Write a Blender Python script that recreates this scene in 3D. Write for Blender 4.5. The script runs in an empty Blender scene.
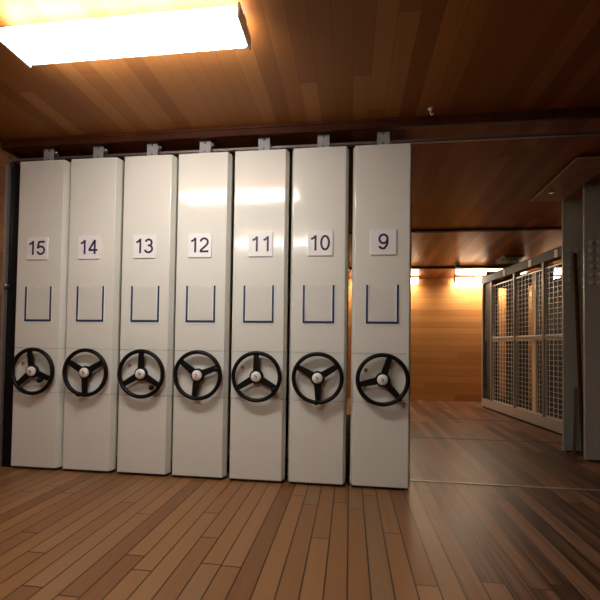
import bpy, bmesh, math, random
from mathutils import Vector, Matrix
random.seed(7)
PI = math.pi
C = bpy.context.scene.collection

# ------------------------------------------------------------------ materials
def mat(name, col, rough=.5, metal=0, spec=.5, emit=None, es=0, alpha=1, noise=0, nscale=40, bump=0, coat=0):
    m = bpy.data.materials.new(name); m.use_nodes = True
    nt = m.node_tree; b = nt.nodes['Principled BSDF']
    b.inputs['Base Color'].default_value = (*col, 1); b.inputs['Roughness'].default_value = rough
    b.inputs['Metallic'].default_value = metal; b.inputs['Specular IOR Level'].default_value = spec
    b.inputs['Alpha'].default_value = alpha; b.inputs['Coat Weight'].default_value = coat
    b.inputs['Coat Roughness'].default_value = .08
    if emit: b.inputs['Emission Color'].default_value = (*emit, 1); b.inputs['Emission Strength'].default_value = es
    if noise or bump:
        tc = nt.nodes.new('ShaderNodeTexCoord'); n = nt.nodes.new('ShaderNodeTexNoise')
        n.inputs['Scale'].default_value = nscale; n.inputs['Detail'].default_value = 4
        nt.links.new(tc.outputs['Object'], n.inputs['Vector'])
        if noise:
            r = nt.nodes.new('ShaderNodeValToRGB')
            r.color_ramp.elements[0].position = .3; r.color_ramp.elements[1].position = .7
            r.color_ramp.elements[0].color = (*[c*(1-noise) for c in col], 1)
            r.color_ramp.elements[1].color = (*[min(1, c*(1+noise)) for c in col], 1)
            nt.links.new(n.outputs['Fac'], r.inputs['Fac']); nt.links.new(r.outputs['Color'], b.inputs['Base Color'])
        if bump:
            bp = nt.nodes.new('ShaderNodeBump'); bp.inputs['Strength'].default_value = bump; bp.inputs['Distance'].default_value = .002
            nt.links.new(n.outputs['Fac'], bp.inputs['Height']); nt.links.new(bp.outputs['Normal'], b.inputs['Normal'])
    return m

def wood(name, across, along, width, length, stops, gapcol, gap=.004, rough=.35, grain=.35, bump=.25, spec=.5, split=None):
    """boards running along one object axis; split=(x, stops2, grain2): other boards where x > split"""
    m = bpy.data.materials.new(name); m.use_nodes = True
    nt = m.node_tree; N = nt.nodes; Lk = nt.links.new; b = N['Principled BSDF']
    tc = N.new('ShaderNodeTexCoord'); sx = N.new('ShaderNodeSeparateXYZ'); Lk(tc.outputs['Object'], sx.inputs[0])
    def M(op, a, c=None, d=None):
        n = N.new('ShaderNodeMath'); n.operation = op
        for i, v in enumerate((a, c, d)):
            if v is None: continue
            if isinstance(v, (int, float)): n.inputs[i].default_value = v
            else: Lk(v, n.inputs[i])
        return n.outputs[0]
    U = sx.outputs[across]; V = sx.outputs[along]
    u = M('DIVIDE', U, width); iu = M('FLOOR', u); fu = M('SUBTRACT', u, iu)
    w1 = N.new('ShaderNodeTexWhiteNoise'); w1.noise_dimensions = '1D'; Lk(iu, w1.inputs['W'])
    v = M('ADD', M('DIVIDE', V, length), M('MULTIPLY', w1.outputs['Value'], 7.31))
    iv = M('FLOOR', v); fv = M('SUBTRACT', v, iv)
    cb = N.new('ShaderNodeCombineXYZ'); Lk(iu, cb.inputs[0]); Lk(iv, cb.inputs[1])
    w2 = N.new('ShaderNodeTexWhiteNoise'); w2.noise_dimensions = '2D'; Lk(cb.outputs[0], w2.inputs['Vector'])
    tone = w2.outputs['Value']
    cg = N.new('ShaderNodeCombineXYZ')
    Lk(M('MULTIPLY', U, 45), cg.inputs[0]); Lk(M('MULTIPLY', V, 1.3), cg.inputs[1]); Lk(M('MULTIPLY', tone, 37), cg.inputs[2])
    ng = N.new('ShaderNodeTexNoise'); ng.inputs['Scale'].default_value = 1; ng.inputs['Detail'].default_value = 5
    ng.inputs['Distortion'].default_value = .8; Lk(cg.outputs[0], ng.inputs['Vector'])
    g = M('SUBTRACT', ng.outputs['Fac'], .5)
    def ramp(st):
        r = N.new('ShaderNodeValToRGB'); e = r.color_ramp.elements
        e[0].position, e[0].color = st[0][0], (*st[0][1], 1); e[1].position, e[1].color = st[-1][0], (*st[-1][1], 1)
        for p, c in st[1:-1]:
            k = e.new(p); k.color = (*c, 1)
        return r
    def shade(st, gr):
        r = ramp(st); Lk(M('ADD', tone, M('MULTIPLY', g, gr)), r.inputs['Fac']); return r.outputs['Color']
    col = shade(stops, grain)
    if split:
        c2 = shade(split[1], split[2]); mx = N.new('ShaderNodeMix'); mx.data_type = 'RGBA'
        Lk(M('GREATER_THAN', M('ADD', iu, .5), split[0]/width), mx.inputs['Factor']); Lk(col, mx.inputs['A']); Lk(c2, mx.inputs['B'])
        col = mx.outputs['Result']
    du = M('MULTIPLY', M('MINIMUM', fu, M('SUBTRACT', 1, fu)), width)
    dv = M('MULTIPLY', M('MINIMUM', fv, M('SUBTRACT', 1, fv)), length)
    gm = M('LESS_THAN', M('MINIMUM', du, dv), gap/2)
    mg = N.new('ShaderNodeMix'); mg.data_type = 'RGBA'
    Lk(M('MULTIPLY', gm, .85), mg.inputs['Factor']); Lk(col, mg.inputs['A']); mg.inputs['B'].default_value = (*gapcol, 1)
    Lk(mg.outputs['Result'], b.inputs['Base Color'])
    rg = M('ADD', rough, M('MULTIPLY', g, .25)); Lk(rg, b.inputs['Roughness'])
    b.inputs['Specular IOR Level'].default_value = spec
    bp = N.new('ShaderNodeBump'); bp.inputs['Strength'].default_value = bump; bp.inputs['Distance'].default_value = .003
    Lk(M('SUBTRACT', M('MULTIPLY', ng.outputs['Fac'], .6), gm), bp.inputs['Height']); Lk(bp.outputs['Normal'], b.inputs['Normal'])
    return m

M_ = {}
M_['ceil'] = wood('cedar_ceiling', 'X', 'Y', .105, 2.0,
    [(0, (.205, .075, .019)), (.4, (.25, .096, .025)), (.75, (.285, .113, .031)), (1, (.34, .145, .043))], (.12, .042, .014), .002, .40, .4, .04, spec=.15)
M_['ceil_rear'] = wood('lamplit_rear_ceiling', 'X', 'Y', .105, 2.0,  # same boards, redder and brighter: glow of the back lamps put into the colour
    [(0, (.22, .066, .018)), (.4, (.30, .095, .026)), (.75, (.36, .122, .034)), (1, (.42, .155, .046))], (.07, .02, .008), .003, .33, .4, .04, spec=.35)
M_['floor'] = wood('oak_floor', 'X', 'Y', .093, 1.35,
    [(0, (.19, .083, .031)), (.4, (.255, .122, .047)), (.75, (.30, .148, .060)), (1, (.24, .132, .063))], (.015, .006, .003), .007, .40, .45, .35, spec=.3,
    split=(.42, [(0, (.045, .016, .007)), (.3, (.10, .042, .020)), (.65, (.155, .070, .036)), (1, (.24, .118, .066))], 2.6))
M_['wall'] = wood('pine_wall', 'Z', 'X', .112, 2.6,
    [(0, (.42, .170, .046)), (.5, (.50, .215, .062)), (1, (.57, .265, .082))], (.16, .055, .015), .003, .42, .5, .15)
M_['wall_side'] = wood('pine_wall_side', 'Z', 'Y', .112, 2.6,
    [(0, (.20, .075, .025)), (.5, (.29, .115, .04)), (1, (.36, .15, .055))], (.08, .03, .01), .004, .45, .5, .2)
M_['darkwood'] = mat('dark_stained_wood', (.055, .014, .005), .5, spec=.15, noise=.35, nscale=9)
M_['cream'] = mat('cream_enamel', (.765, .77, .72), .11, spec=.5, noise=.015, nscale=3)
M_['cream_in'] = mat('cream_enamel_body', (.52, .49, .42), .45, noise=.03)
M_['toe'] = mat('toe_black', (.02, .018, .016), .6, noise=.1)
M_['black'] = mat('black_plastic', (.0025, .0025, .003), .5, spec=.25, noise=.2, nscale=80)
M_['white'] = mat('white_plastic', (.82, .81, .78), .35, noise=.02)
M_['ink'] = mat('dark_mark', (.03, .03, .035), .5, noise=.1)
M_['card'] = mat('white_card', (.86, .85, .87), .4, noise=.01)
M_['num'] = mat('indigo_ink', (.010, .006, .050), .45, noise=.1)
M_['navy'] = mat('navy_edging', (.012, .045, .11), .4, noise=.1)
M_['liner'] = mat('white_liner', (.88, .90, .92), .35, noise=.01)
M_['clear'] = mat('clear_acrylic', (.85, .86, .84), .15, alpha=.12, noise=.01)
M_['zinc'] = mat('zinc_plate', (.36, .36, .38), .45, .15, noise=.08, nscale=60)
M_['steel'] = mat('brushed_steel', (.50, .48, .46), .35, .8, noise=.08, nscale=60)
M_['track'] = mat('worn_track_steel', (.30, .26, .22), .45, .5, noise=.3, nscale=14)
M_['rail'] = mat('rail_steel', (.42, .37, .37), .3, .8, noise=.1, nscale=30)
M_['brass'] = mat('lock_metal', (.40, .36, .28), .4, .4, noise=.1)
M_['grey'] = mat('grey_enamel', (.45, .455, .405), .45, noise=.06, nscale=30)
M_['beam'] = mat('rack_beam_paint', (.44, .40, .34), .45, noise=.05)
M_['rackpaint'] = mat('taupe_rack_paint', (.27, .235, .19), .45, noise=.05)
M_['wire'] = mat('galvanised_wire', (.68, .66, .62), .4, .1, noise=.1)
M_['rackdark'] = mat('dark_rack_sheet', (.05, .043, .037), .6, noise=.15)
M_['pale'] = mat('lamplit_timber', (.95, .74, .46), .5, noise=.12, nscale=8)  # very pale so the inner posts read as lamp-lit strips
M_['ply'] = mat('brown_board', (.36, .19, .12), .35, noise=.2, nscale=6)
M_['slat'] = mat('red_brown_slat', (.085, .032, .016), .5, noise=.2, nscale=12)
M_['fixture'] = mat('white_fixture', (.85, .84, .80), .4, noise=.01)
M_['glow_back'] = mat('tube_glow_back', (1, .95, .85), .4, emit=(1, .88, .66), es=52, noise=.01)
M_['glow'] = mat('tube_glow', (1, .95, .85), .4, emit=(1, .97, .90), es=31, noise=.01)
M_['mark'] = mat('pale_label', (.75, .68, .5), .5, noise=.05)
M_['plain'] = mat('plain_plaster', (.30, .20, .12), .7, noise=.08, nscale=4)

# ------------------------------------------------------------------ mesh helpers
class MB:
    def __init__(s): s.bm = bmesh.new(); s.mi = 0
    def _fin(s, fs, smooth=False):
        for f in fs: f.material_index = s.mi; f.smooth = smooth
    def box(s, x0, x1, y0, y1, z0, z1, bev=0):
        n0 = set(s.bm.faces)
        vs = [s.bm.verts.new(p) for p in ((x0,y0,z0),(x1,y0,z0),(x1,y1,z0),(x0,y1,z0),(x0,y0,z1),(x1,y0,z1),(x1,y1,z1),(x0,y1,z1))]
        fs = [s.bm.faces.new([vs[i] for i in q]) for q in ((3,2,1,0),(4,5,6,7),(0,1,5,4),(1,2,6,5),(2,3,7,6),(3,0,4,7))]
        if bev:
            es = list({e for f in fs for e in f.edges})
            bmesh.ops.bevel(s.bm, geom=es, offset=bev, segments=2, affect='EDGES', profile=.5)
        s._fin([f for f in s.bm.faces if f not in n0]); return s
    def prism(s, poly, z0, z1, bev=0, axis='Z'):
        n0 = set(s.bm.faces)
        def P(a, b, c): return (a, b, c) if axis == 'Z' else ((a, c, b) if axis == 'Y' else (c, a, b))
        lo = [s.bm.verts.new(P(x, y, z0)) for x, y in poly]; hi = [s.bm.verts.new(P(x, y, z1)) for x, y in poly]
        fs = [s.bm.faces.new(lo[::-1]), s.bm.faces.new(hi)]
        n = len(poly)
        for i in range(n): fs.append(s.bm.faces.new((lo[i], lo[(i+1) % n], hi[(i+1) % n], hi[i])))
        bmesh.ops.recalc_face_normals(s.bm, faces=fs)
        if bev:
            es = list({e for f in fs for e in f.edges})
            bmesh.ops.bevel(s.bm, geom=es, offset=bev, segments=2, affect='EDGES', profile=.5)
        s._fin([f for f in s.bm.faces if f not in n0]); return s
    def lathe(s, prof, n=32, mtx=None, closed=False):
        """prof: (r, h) revolved about local Z; mtx places it"""
        mtx = mtx or Matrix()
        rings = []
        for r, h in prof:
            if r < 1e-6: rings.append([s.bm.verts.new(mtx @ Vector((0, 0, h)))])
            else: rings.append([s.bm.verts.new(mtx @ Vector((r*math.cos(2*PI*k/n), r*math.sin(2*PI*k/n), h))) for k in range(n)])
        fs = []
        m = len(rings)
        for i in range(m if closed else m-1):
            a, b = rings[i], rings[(i+1) % m]
            for k in range(n):
                k2 = (k+1) % n
                if len(a) == 1 and len(b) == 1: continue
                if len(a) == 1: q = (a[0], b[k], b[k2])
                elif len(b) == 1: q = (a[k], a[k2], b[0])
                else: q = (a[k], a[k2], b[k2], b[k])
                fs.append(s.bm.faces.new(q))
        bmesh.ops.recalc_face_normals(s.bm, faces=fs)
        s._fin(fs, True); return s
    def tube(s, a, b, r, n=6):
        a, b = Vector(a), Vector(b); d = b-a
        mt = Matrix.Translation(a) @ d.to_track_quat('Z', 'Y').to_matrix().to_4x4()
        return s.lathe([(0, 0), (r, 0), (r, d.length), (0, d.length)], n, mt)
    def mesh(s, name, mats):
        me = bpy.data.meshes.new(name); s.bm.normal_update(); s.bm.to_mesh(me); s.bm.free()
        for m in (mats if isinstance(mats, (list, tuple)) else [mats]): me.materials.append(m)
        return me

FY = Matrix.Rotation(PI/2, 4, 'X')            # local Z -> -Y (faces the aisle)
def link(name, me, parent=None, loc=(0,0,0), rot=(0,0,0)):
    o = bpy.data.objects.new(name, me); C.objects.link(o); o.location = loc; o.rotation_euler = rot
    if parent: o.parent = parent
    return o
def tag(o, label, cat, group=None):
    o['label'] = label; o['category'] = cat
    if group: o['group'] = group
    return o
def empty(name, loc, label, cat, group=None, rot=0):
    o = link(name, None, None, loc, (0, 0, rot)); o.empty_display_size = .1
    return tag(o, label, cat, group)
def struct(name, me, parent=None):
    o = link(name, me, parent)
    if not parent: o['kind'] = 'structure'
    return o
def bx(name, m, *a, parent=None, bev=0): return link(name, MB().box(*a, bev=bev).mesh(name, m), parent)

# ------------------------------------------------------------------ the room
XL, XR, YF, YB = -2.72, 4.4, -5.2, 4.85
ZF = 2.55; K = .0557
def zc(y): return 2.53-K*y                     # ceiling behind the batten falls gently towards the back wall
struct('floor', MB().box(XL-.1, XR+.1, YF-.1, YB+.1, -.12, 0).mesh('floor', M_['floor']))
struct('ceiling', MB().box(XL-.1, XR+.1, YF-.1, -.03, ZF, ZF+.1).mesh('ceiling', M_['ceil']))
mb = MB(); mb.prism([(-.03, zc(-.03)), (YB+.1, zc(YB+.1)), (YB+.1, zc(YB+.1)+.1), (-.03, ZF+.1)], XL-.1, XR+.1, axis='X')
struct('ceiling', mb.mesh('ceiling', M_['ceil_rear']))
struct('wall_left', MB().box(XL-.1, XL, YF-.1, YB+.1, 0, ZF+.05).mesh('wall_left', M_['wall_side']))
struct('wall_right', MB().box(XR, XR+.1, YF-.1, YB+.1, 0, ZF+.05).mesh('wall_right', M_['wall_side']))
struct('wall_back', MB().box(XL, XR, YB, YB+.1, 0, zc(YB)+.06).mesh('wall_back', M_['wall']))
struct('wall_front', MB().box(XL, XR, YF-.1, YF, 0, ZF+.05).mesh('wall_front', M_['plain']))
# ceiling battens
mb = MB(); mb.box(XL, XR, -.055, -.03, 2.487, ZF); mb.box(XL, XR, -.062, -.055, ZF-.018, ZF)
struct('trim_1', mb.mesh('trim_1', M_['darkwood']))
def slope_strip(n, y, w, d, m):
    mb = MB(); mb.prism([(y-w/2, zc(y-w/2)-d), (y+w/2, zc(y+w/2)-d), (y+w/2, zc(y+w/2)+.004), (y-w/2, zc(y-w/2)+.004)], XL, XR, axis='X')
    struct(n, mb.mesh(n, m))
slope_strip('trim_2', 2.18, .05, .022, M_['darkwood'])
slope_strip('trim_3', 3.97, .06, .028, M_['darkwood'])
# tracks let into the floor
struct('trim_4', MB().box(XL+.06, XR-.05, .22, .25, -.01, .004).mesh('trim_4', M_['track']))
struct('trim_5', MB().box(XL+.06, XR-.05, 1.685, 1.715, -.01, .002).mesh('trim_5', M_['toe']))
struct('trim_6', MB().box(XL+.06, XR-.05, 2.90, 2.935, -.01, .002).mesh('trim_6', M_['toe']))

# ------------------------------------------------------------------ overhead guide rail and left steel upright
r = empty('guide_rail', (0, 0, 2.418), 'long steel guide rail running above the numbered cream units', 'rail')
mb = MB(); mb.box(XL, XR, .03, .055, 0, .006); mb.box(XL, XR, .03, .033, 0, .022); mb.box(XL, XR, .052, .055, 0, .022)
link('channel', mb.mesh('channel', M_['rail']), r)
mb = MB(); mb.box(-2.71, -2.64, .026, .059, -.004, .0); mb.box(XL, -2.71, .02, .065, -.03, .035)
link('wall_plate', mb.mesh('wall_plate', M_['rail']), r)
p = empty('steel_upright', (XL, 0, 0), 'narrow shiny steel upright fixed to the left wall beside unit 15', 'post')
mb = MB(); mb.box(0, .022, .0, .03, 0, 2.38, bev=.002); link('upright', mb.mesh('upright', M_['steel']), p)
link('dark_gap_strip', MB().box(.001, .098, .031, .040, .0, 2.38).mesh('dark_gap_strip', M_['black']), p)['label'] = 'added black strip standing for the dark gap beside the wall'  # black strip added so the gap beside unit 15 stays dark
mb = MB(); mb.lathe([(0, 0), (.012, 0), (.016, .012), (.012, .024), (0, .028)], 16, Matrix.Translation((.045, -.0, 1.42)) @ FY)
mb.box(.028, .05, 0, .012, 1.41, 1.43)
link('catch', mb.mesh('catch', M_['steel']), p)

# ------------------------------------------------------------------ numbered mobile shelving units
FW, HW, CD = .187, .2055, .05
def panel_poly(): return [(-HW, .07), (-HW, CD), (-FW-.002, .002), (-FW+.004, 0), (FW-.004, 0), (FW+.002, .002), (HW, CD), (HW, .07)]
mb = MB()
for z0, z1 in ((.022, .594), (.5965, .933), (.9355, 2.40)): mb.prism(panel_poly(), z0, z1, bev=.0014)
ME = {}
ME['panel'] = mb.mesh('end_panel', M_['cream'])
mb = MB(); mb.box(-.19, .19, .02, 3.05, .006, .021); mb.box(-.17, .17, .075, 3.05, .021, .11)
ME['carriage'] = mb.mesh('carriage', M_['toe'])
DEP = 3.05
ME['upright'] = MB().box(-.02, .02, -.02, .02, .11, 2.385, bev=.002).mesh('upright', M_['cream_in'])
ME['shelf'] = MB().box(-.198, .198, .075, DEP, -.012, .012, bev=.002).mesh('shelf', M_['cream_in'])
ME['spine'] = MB().box(-.006, .006, .075, DEP, .11, 2.38).mesh('spine_sheet', M_['cream_in'])
ME['top'] = MB().box(-.2, .2, .071, DEP, 2.385, 2.398).mesh('top_sheet', M_['cream_in'])
# handwheel
RO, RT = .182, .0145
mb = MB(); prof = [((RO-RT)+RT*math.cos(2*PI*k/12), RT*1.15*math.sin(2*PI*k/12)) for k in range(12)]
mb.lathe(prof, 64, FY, closed=True)
ME['rim'] = mb.mesh('handwheel', M_['black'])
mb = MB(); mb.lathe([(0, -.05), (.02, -.05), (.02, -.022), (.05, -.012), (.05, .004), (.036, .008), (0, .008)], 32, FY)
ME['boss'] = mb.mesh('boss', M_['black'])
mb = MB(); mb.prism([(.034, -.025), (.168, -.018), (.168, .018), (.034, .025)], -.008, .007, bev=.003, axis='Y'); ME['spoke'] = mb.mesh('spoke', M_['black'])
mb = MB(); mb.lathe([(0, .006), (.036, .006), (.037, .014), (.034, .02), (.012, .022), (0, .022)], 40, FY)
mb.mi = 1                                       # small dark emblem strokes on the cap
def stroke(pts, w):
    for (a, b), (c, d) in zip(pts, pts[1:]):
        t = Vector((c-a, d-b)).normalized()*w; nx, nz = -t.y, t.x
        mb.prism([(a+nx-t.x, b+nz-t.y), (a-nx-t.x, b-nz-t.y), (c-nx+t.x, d-nz+t.y), (c+nx+t.x, d+nz+t.y)], -.0232, -.0200, axis='Y')
stroke([(-.007, .009), (-.001, .006), (.004, .001), (.007, -.005)], .0030)
stroke([(-.009, -.002), (-.006, -.008), (.000, -.013), (.004, -.0125)], .0017)
ME['hub'] = mb.mesh('hub_cap', [M_['white'], M_['ink']])
mb = MB(); mb.lathe([(0, -.012), (.009, -.012), (.010, .0), (.017, .008), (.019, .022), (.014, .034), (0, .038)], 20, FY); ME['knob'] = mb.mesh('knob', M_['black'])
mb = MB(); mb.lathe([(0, 0), (.0135, 0), (.0135, .006), (.010, .009), (0, .009)], 24, FY); mb.mi = 1
mb.box(-.002, .002, -.0105, -.008, -.007, .007); ME['lock'] = mb.mesh('lock', [M_['brass'], M_['ink']])
# number card, document pocket, bracket
ME['card'] = MB().box(-.088, .088, -.009, 0, -.088, .088, bev=.001).mesh('number_card', M_['card'])
PW, PH = .105, .135
ME['edge_v'] = MB().box(-.0075, .0075, -.004, 0, -PH, PH).mesh('edge_strip', M_['navy'])
ME['edge_h'] = MB().box(-PW+.0075, PW-.0075, -.004, 0, -.0075, .0075).mesh('edge_strip', M_['navy'])
mb = MB(); mb.box(-PW-.011, -PW-.0075, -.003, 0, -PH-.011, PH); mb.box(PW+.0075, PW+.011, -.003, 0, -PH-.011, PH); mb.box(-PW-.0075, PW+.0075, -.003, 0, -PH-.011, -PH-.0065)
mb.box(-PW+.0075, -PW+.013, -.003, 0, -PH+.0075, PH); mb.box(PW-.013, PW-.0075, -.003, 0, -PH+.0075, PH); mb.box(-PW+.013, PW-.013, -.003, 0, -PH+.0075, -PH+.013)
ME['liner'] = mb.mesh('white_liner', M_['liner'])
a = PW-.013
mb = MB(); mb.prism([(-a, -PH+.013), (a, -PH+.013), (a, PH-.004), (.012, PH-.004), (.006, PH-.010), (-.006, PH-.010), (-.012, PH-.004), (-a, PH-.004)], -.003, -.0005, axis='Y')
ME['pane'] = mb.mesh('clear_pane', M_['clear'])
mb = MB(); mb.box(-.043, .043, .008, .0115, 2.400, 2.500, bev=.0008); mb.box(-.043, .043, .0115, .028, 2.400, 2.404)
mb.box(-.043, .043, .058, .0615, 2.400, 2.47); mb.box(-.043, .043, .028, .058, 2.400, 2.404)
mb.mi = 1
mb.lathe([(0, 0), (.007, 0), (.0065, .002), (0, .002)], 14, Matrix.Translation((0, .008, 2.480)) @ FY)
mb.lathe([(0, 0), (.006, 0), (.0055, .002), (0, .002)], 14, Matrix.Translation((-.002, .008, 2.412)) @ FY)
ME['bracket'] = mb.mesh('rail_bracket', [M_['zinc'], M_['ink']])
mb = MB(); mb.tube((.043, .02, 2.465), (.066, .02, 2.465), .006, 10); mb.tube((.054, .02, 2.465), (.062, .02, 2.465), .013, 6); mb.box(.043, .05, .0115, .03, 2.45, 2.48)
ME['bolt'] = mb.mesh('bolt', M_['steel'])

def arc(cx, cy, rx, ry, a0, a1, n=22):
    return [(cx+rx*math.cos(math.radians(a0+(a1-a0)*k/n)), cy+ry*math.sin(math.radians(a0+(a1-a0)*k/n))) for k in range(n+1)]
GL = {  # centre lines of grotesque numerals, cap height 1
 '0': [arc(.30, .5, .215, .44, 90, 450, 40)],
 '1': [[(.40, 0), (.40, 1.0)], [(.41, .985)]+[(.36, .90), (.27, .815), (.15, .75)]],
 '2': [arc(.30, .685, .215, .255, 172, -28, 20)+[(.40, .44), (.24, .28), (.13, .17), (.075, .058)], [(.045, .058), (.56, .058)]],
 '3': [arc(.285, .725, .19, .215, 165, -78, 18)[:-1]+[(.30, .525), (.235, .52)], [(.235, .525)]+arc(.28, .30, .23, .245, 78, -165, 22)],
 '4': [[(.415, 0), (.415, 1.0)], [(.41, .97), (.055, .285)], [(.02, .285), (.59, .285)]],
 '5': [[(.545, .93), (.155, .93)], [(.165, .955), (.085, .455)], arc(.29, .325, .23, .27, 140, -165, 26)],
 '9': [arc(.295, .665, .215, .275, 0, 360, 32), arc(.19, .50, .325, .445, 25, -48, 14)+arc(.275, .27, .205, .215, -62, -165, 12)]}
def digits(txt, cap=.109, sw=.14):
    bm = bmesh.new(); x0 = 0; W_ = .74
    for ch in txt:
        for q, line in enumerate(GL[ch]):
            pts = [Vector((x0+x*1.17, y)) for x, y in line]; closed = (pts[0]-pts[-1]).length < 1e-3
            if closed: pts = pts[:-1]
            n = len(pts); rows = []
            for k in range(n):
                a = pts[k-1] if (closed or k > 0) else pts[k]; b = pts[(k+1) % n] if (closed or k < n-1) else pts[k]
                t = (b-a).normalized(); nn = Vector((-t.y, t.x))*sw/2
                rows.append([(pts[k]+nn), (pts[k]-nn)])
            vs = [[bm.verts.new((p.x*cap, p.y*cap, z)) for p in row for z in (0, .0006+.00004*q)] for row in rows]
            for k in range(n if closed else n-1):
                A, B = vs[k], vs[(k+1) % n]
                for e in ((0, 1, 1, 0), (1, 3, 3, 1), (3, 2, 2, 3), (2, 0, 0, 2)):
                    bm.faces.new((A[e[0]], A[e[1]], B[e[2]], B[e[3]]))
            if not closed:
                for V in (vs[0], vs[-1]): bm.faces.new((V[0], V[1], V[3], V[2]))
        x0 += W_
    bmesh.ops.recalc_face_normals(bm, faces=bm.faces)
    me = bpy.data.meshes.new('number'); bm.to_mesh(me); bm.free(); me.materials.append(M_['num'])
    xs = [v.co.x for v in me.vertices]; ys = [v.co.y for v in me.vertices]
    me.transform(Matrix.Translation((-(max(xs)+min(xs))/2, -(max(ys)+min(ys))/2, 0)))
    return me

# number, centre x, spoke start angle, card offset, bracket x, knob (angle, r), lock, bolt, place
UN = [(15, -2.405, 100, -.013, -2.3565, (-38, .105), 1, 1, 'far left of the row'),
      (14, -1.970, 270, -.013, -1.939, (259, .162), 0, 1, 'second from left'),
      (13, -1.527, 90, -.007, -1.4995, (-45, .135), 1, 1, 'third from left'),
      (12, -1.095, 262, -.009, -1.0845, (18, .155), 0, 1, 'middle of the row'),
      (11, -.661, 91, .013, -.6375, (326, .158), 1, 0, 'third from right'),
      (10, -.228, 272, .012, -.2045, (268, .165), 0, 0, 'second from right'),
      (9, .215, 73, .008, .2175, (311, .165), 1, 0, 'right end of the row')]
for num, cx, ang, co, bxp, kn, lock, bolt, where in UN:
    u = empty('mobile_shelving_unit', (cx, 0, 0), f'cream steel shelving unit with black handwheel, card numbered {num}, {where}',
              'shelving unit', 'numbered mobile shelving units')
    link('end_panel', ME['panel'], u); link('carriage', ME['carriage'], u); link('spine_sheet', ME['spine'], u); link('top_sheet', ME['top'], u)
    for sx in (-.178, .178):
        for y in (.095, 1.05, 2.04, 3.03): link('upright', ME['upright'], u, (sx, y, 0))
    for k in range(6): link('shelf', ME['shelf'], u, (0, 0, .16+k*.385))
    hw = link('handwheel', ME['rim'], u, (.007, -.042, .758))
    link('boss', ME['boss'], hw); link('hub_cap', ME['hub'], hw)['label'] = 'white hub cap with a small dark mark'
    for k in range(3): link('spoke', ME['spoke'], hw, (0, 0, 0), (0, -math.radians(ang+120*k), 0))
    link('knob', ME['knob'], hw, (kn[1]*math.cos(math.radians(kn[0])), -.006, kn[1]*math.sin(math.radians(kn[0]))))
    if lock: link('lock', ME['lock'], u, (-.105, 0, .82))['label'] = 'small round keyed lock'
    cd = link('number_card', ME['card'], u, (co, 0, 1.708)); cd['label'] = f'white card printed with {num}'
    link('number', digits(str(num)), cd, (0, -.0092, .004), (PI/2, 0, 0))
    pk = link('document_pocket', ME['pane'], u, (.004, 0, 1.277)); pk['label'] = 'clear document pocket edged in navy blue'
    link('edge_strip', ME['edge_v'], pk, (-PW, 0, 0)); link('edge_strip', ME['edge_v'], pk, (PW, 0, 0)); link('edge_strip', ME['edge_h'], pk, (0, 0, -PH+.0075))
    link('white_liner', ME['liner'], pk)
    br = link('rail_bracket', ME['bracket'], u, (bxp-cx, 0, 0)); br['label'] = 'grey zinc bracket plate gripping the guide rail'
    if bolt: link('bolt', ME['bolt'], br)

# ------------------------------------------------------------------ wire mesh racks at the back right
S1 = 2.60
POSTS = [.02, .33, 1.04, 1.745, 2.45, 2.58]
RK = {}
mb = MB(); mb.box(-.02, S1, 0, .07, .028, .155, bev=.003); mb.mi = 1; mb.box(.0, S1-.02, .012, .07, .004, .028)
RK['base_beam'] = mb.mesh('base_beam', [M_['beam'], M_['toe']])
RK['top_beam'] = MB().box(-.02, S1, -.012, .10, 2.045, 2.16, bev=.003).mesh('top_beam', M_['rackdark'])
RK['post'] = MB().box(-.022, .022, -.006, .045, .155, 2.045, bev=.002).mesh('post', M_['rackpaint'])
mb = MB()
for a, b in zip(POSTS[1:], POSTS[2:]):
    mb.box(a+.022, b-.022, -.002, .03, 1.105, 1.145, bev=.002)
RK['mid_rail'] = mb.mesh('mid_rail', M_['rackpaint'])
mb = MB(); mb.box(POSTS[0]+.02, POSTS[1]-.022, .02, .03, .155, 2.045); mb.box(.09, .11, .004, .02, .3, 1.1); mb.box(.05, .3, .004, .02, 1.10, 1.13)
RK['end_sheet'] = mb.mesh('end_sheet', M_['rackdark'])
mb = MB()
for b_ in ((.07, .27, .03, 2.26), (.40, .62, .03, 2.26), (.27, .40, 1.98, 2.26), (.27, .40, .03, .16)): mb.box(-.02, .0, *b_)
RK['side_sheet'] = mb.mesh('side_sheet', M_['rackdark'])  # raised past the beam to hide the lamps; slot shows the lit wall
def wire_mesh(w, z0, z1):
    mb = MB()
    n = round(w/.085)
    for k in range(1, n): mb.box(k*w/n-.003, k*w/n+.003, .004, .0104, z0, z1)
    m = round((z1-z0)/.063)
    for k in range(1, m): z = z0+(z1-z0)*k/m; mb.box(0, w, .0104, .0168, z-.0032, z+.0032)
    for z in (z0, z1): mb.box(0, w, .0, .022, z-.008, z+.008)
    for x in (.006, w-.006): mb.box(x-.006, x+.006, 0, .022, z0, z1)
    return mb.mesh('wire_mesh', M_['wire'])
W = [wire_mesh(b-a-.044, 1.153, 1.965) for a, b in zip(POSTS[1:], POSTS[2:])]
Wl = [wire_mesh(b-a-.044, .168, 1.096) for a, b in zip(POSTS[1:], POSTS[2:])]
RK['inner_post'] = MB().box(-.038, .038, .0, .035, .10, 1.99, bev=.002).mesh('inner_post', M_['pale'])
RK['dark_backing'] = MB().box(.0, .28, .60, .615, .03, 2.2).box(.50, .92, .60, .615, .03, 2.2).box(.28, .50, .60, .615, 1.98, 2.2).box(.28, .50, .60, .615, .03, .16).box(.92, S1, .60, .615, .03, 1.98).mesh('dark_backing', M_['rackdark'])  # dark sheet added for the shaded rack interior; slots show the lit wall
RK['tag'] = MB().box(-.03, .03, -.005, 0, -.045, .045).mesh('tag', M_['mark'])
RANG = math.atan2(-.9955, .0944)
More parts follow.
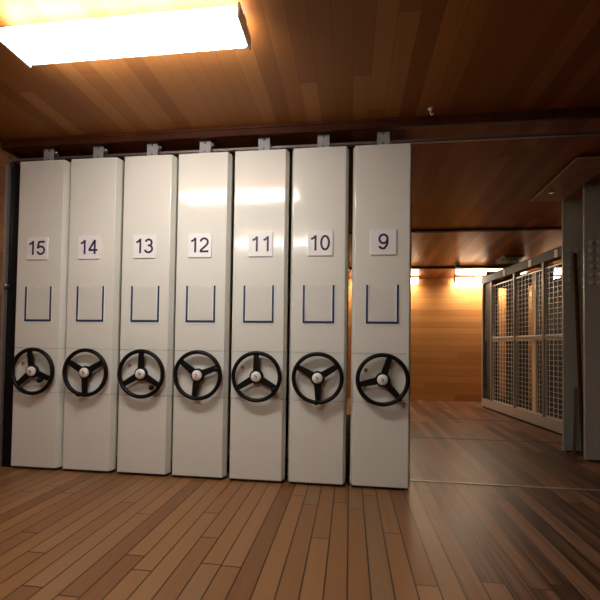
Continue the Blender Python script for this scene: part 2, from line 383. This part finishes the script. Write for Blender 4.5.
def rack(loc, label):
    t = empty('mesh_rack', loc, label, 'rack', None, RANG)
    for k in ('dark_backing', 'base_beam', 'top_beam', 'end_sheet', 'side_sheet', 'mid_rail'): link(k, RK[k], t)
    for s in POSTS: link('post', RK['post'], t, (s, 0, 0))
    for i, a in enumerate(POSTS[1:5]):
        link('wire_mesh', W[i], t, (a+.022, .008, 0)); link('wire_mesh', Wl[i], t, (a+.022, .008, 0))
    for s in (1.375, 2.03): link('inner_post', RK['inner_post'], t, (s, .09, 0))
    for s in (.777, 1.47, 2.03): link('tag', RK['tag'], t, (s, -.012, 2.09))
    return t
rack((2.18, 4.14, 0), 'taupe framed wire mesh storage rack standing at the back right near the wall')

# ------------------------------------------------------------------ grey steel end panels at the right edge
def dimple_panel(name, x0, y, h, label):
    t = empty(name, (x0, y, 0), label, 'screen', 'grey steel screens at the right edge')
    mb = MB(); mb.box(0, .62, 0, .028, .012, h, bev=.003)
    mb.box(-.003, .62, -.006, 0, h-.16, h, bev=.001)
    link('sheet', mb.mesh('sheet', M_['grey']), t)
    mb = MB(); mb.box(-.006, .60, -.005, 0, 1.50, 1.995, bev=.001)
    for c in range(8):
        for q in range(6):
            mb.lathe([(.029, .004), (.025, .016), (.014, .025), (0, .028)], 14, Matrix.Translation((.055+c*.064, 0, 1.575+q*.072)) @ FY)
    link('dimpled_plate', mb.mesh('dimpled_plate', M_['grey']), t)['label'] = 'plate embossed with rows of round dimples'
    link('foot', MB().box(.03, .6, .004, .024, 0, .012).mesh('foot', M_['toe']), t)
dimple_panel('dimpled_screen', 2.07, 1.02, 2.462, 'nearer grey steel screen with embossed dimples at the right edge')
dimple_panel('dimpled_screen', 2.04, 1.32, 2.445, 'grey steel screen standing just behind the nearer dimpled screen')
def slat(a, b, label, wd=.010):
    mb = MB(); a, b = Vector(a), Vector(b); t = b-a
    mt = t.to_track_quat('Z', 'Y').to_matrix().to_4x4()
    mb.box(-wd, wd, -.008, .008, 0, t.length, bev=.001); mb.bm.transform(mt)
    tag(link('wooden_slat', mb.mesh('wooden_slat', M_['slat']), None, a), label, 'slat')
slat((2.150, 1.20, .0), (2.118, 1.27, 1.9), 'tall red-brown wooden slat leaning between the two grey steel screens', .017)
slat((2.065, 1.19, .0), (2.118, 1.26, .62), 'short thin wooden slat leaning low between the two grey steel screens')

# ceiling board with screws
t = empty('ceiling_board', (1.735, .50, 2.45), 'brown board with round screws fixed flat under the ceiling at the right', 'board')
mb = MB(); mb.prism([(0, .012), (.80, -.033), (.80, -.018), (0, .027)], 0, .297, bev=.002, axis='X'); link('board', mb.mesh('board', M_['ply']), t)
def zb(y): return .012-.05625*y
for x, y in ((.09, .585), (.25, .585), (.25, .1)):
    mb = MB(); mb.lathe([(0, -.010), (.022, -.010), (.027, .001), (.0, .001)], 20, Matrix.Translation((x, y, zb(y)))); mb.tube((x, y, zb(y)+.01), (x, y, zc(.50+y)-2.45+.003), .008, 10)
    link('screw', mb.mesh('screw', M_['ply']), t)

# ------------------------------------------------------------------ ceiling things
def mounted_light(loc, L, w, h, m, label):
    t = empty('mounted_tube_light', loc, label, 'lamp', 'tube lights along the back wall')
    t.rotation_euler = (-math.atan(K), 0, 0)
    link('housing', MB().box(-L/2, L/2, -w/2, w/2, -.03, .001, bev=.0008).mesh('housing', M_['fixture']), t)
    link('diffuser', MB().box(-L/2+.01, L/2-.01, -w/2+.006, w/2-.006, -h, -.03, bev=.012).mesh('diffuser', m), t)
    for sg in (-1, 1): link('end_cap', MB().box(-.006, .006, -w/2+.002, w/2-.002, -h, -.03).mesh('end_cap', M_['fixture']), t, (sg*(L/2-.005), 0, 0))
def pendant_light(loc, L, w, m, label):
    t = empty('pendant_tube_light', loc, label, 'lamp', 'pendant tube lights over the aisle')
    for x in (-.4, .4): link('stem', MB().tube((x, 0, -.035), (x, 0, .001), .008, 10).mesh('stem', M_['fixture']), t)
    link('spine', MB().box(-L/2, L/2, -.025, .025, -.055, -.035, bev=.003).mesh('spine', M_['fixture']), t)
    link('diffuser', MB().box(-L/2+.01, L/2-.01, -w/2, w/2, -.115, -.056, bev=.02).mesh('diffuser', m), t)
    for sg in (-1, 1): link('end_cap', MB().box(-.006, .006, -w/2-.003, w/2+.003, -.118, -.053, bev=.002).mesh('end_cap', M_['fixture']), t, (sg*(L/2-.005), 0, 0))
BZ = zc(4.70)
mounted_light((2.47, 4.70, BZ), 1.2, .16, .11, M_['glow_back'], 'lit ceiling tube light by the back wall, next to the mesh rack')
mounted_light((.63, 4.70, BZ), 1.2, .16, .11, M_['glow_back'], 'lit ceiling tube light by the back wall, behind unit 9')
mounted_light((3.62, 4.70, BZ), .45, .12, .09, M_['glow_back'], 'short added tube light standing in for a lamp reflection behind the mesh rack')  # short tube added in place of a lamp's reflection behind the mesh
pendant_light((-1.10, -1.03, ZF), 1.2, .20, M_['glow'], 'lit pendant tube light just in front of the numbered units')
pendant_light((-1.10, -2.85, ZF), 1.2, .20, M_['glow'], 'lit pendant tube light behind the camera over the aisle')
t = empty('smoke_detector', (1.69, 3.80, zc(3.80)), 'small dark detector on the ceiling near the back wall', 'detector')
link('base', MB().lathe([(0, 0), (.05, 0), (.05, -.015), (.0, -.015)], 20).mesh('base', M_['fixture']), t)
link('sensor', MB().lathe([(.035, -.015), (.03, -.05), (.012, -.065), (0, -.065)], 20).mesh('sensor', M_['rackdark']), t)
t = empty('ceiling_hook', (.508, -.14, ZF), 'small white hook hanging from the front ceiling', 'hook')
link('plate', MB().lathe([(0, 0), (.016, 0), (.014, -.008), (0, -.008)], 16).mesh('plate', M_['white']), t)
mb = MB(); pts = [(0, 0, -.006), (0, 0, -.03), (.006, 0, -.042), (.014, 0, -.04), (.016, 0, -.03)]
for a, b in zip(pts, pts[1:]): mb.tube(a, b, .0045, 8)
link('hook', mb.mesh('hook', M_['white']), t)
t = empty('ceiling_vent', (2.36, 3.50, zc(3.50)), 'grey slotted vent plate on the ceiling above the mesh rack', 'vent')
t.rotation_euler = (-math.atan(K), 0, 0)
mb = MB(); mb.box(-.14, .14, -.2, .2, -.025, .0, bev=.003); link('frame', mb.mesh('frame', M_['rackdark']), t)
for k in range(5): link('slat', MB().box(-.12, .12, -.012, .012, -.034, -.024).mesh('slat', M_['fixture' if k < 2 else 'grey']), t, (0, .14-k*.07, 0))

# ------------------------------------------------------------------ world, camera, view
w = bpy.data.worlds.new('World'); bpy.context.scene.world = w; w.use_nodes = True
w.node_tree.nodes['Background'].inputs[0].default_value = (.9, .75, .55, 1); w.node_tree.nodes['Background'].inputs[1].default_value = .02
cam = bpy.data.cameras.new('Camera'); co = bpy.data.objects.new('Camera', cam); C.objects.link(co)
yw, pt, rl = -.1250, .0246, .0141
f = Vector((math.sin(yw)*math.cos(pt), math.cos(yw)*math.cos(pt), math.sin(pt))); r0 = Vector((math.cos(yw), -math.sin(yw), 0)); u0 = r0.cross(f)
rr = r0*math.cos(rl)+u0*math.sin(rl); uu = -r0*math.sin(rl)+u0*math.cos(rl)
mw = Matrix((rr, uu, -f)).transposed().to_4x4(); mw.translation = (0, -2.8052, .9828); co.matrix_world = mw
cam.sensor_width = 36; cam.lens = 398.44/600*36; cam.shift_y = 35.69/600; cam.clip_start = .05
S = bpy.context.scene; S.camera = co
S.view_settings.view_transform = 'Standard'; S.view_settings.look = 'None'; S.view_settings.exposure = 0
S.cycles.max_bounces = 8; S.cycles.diffuse_bounces = 5
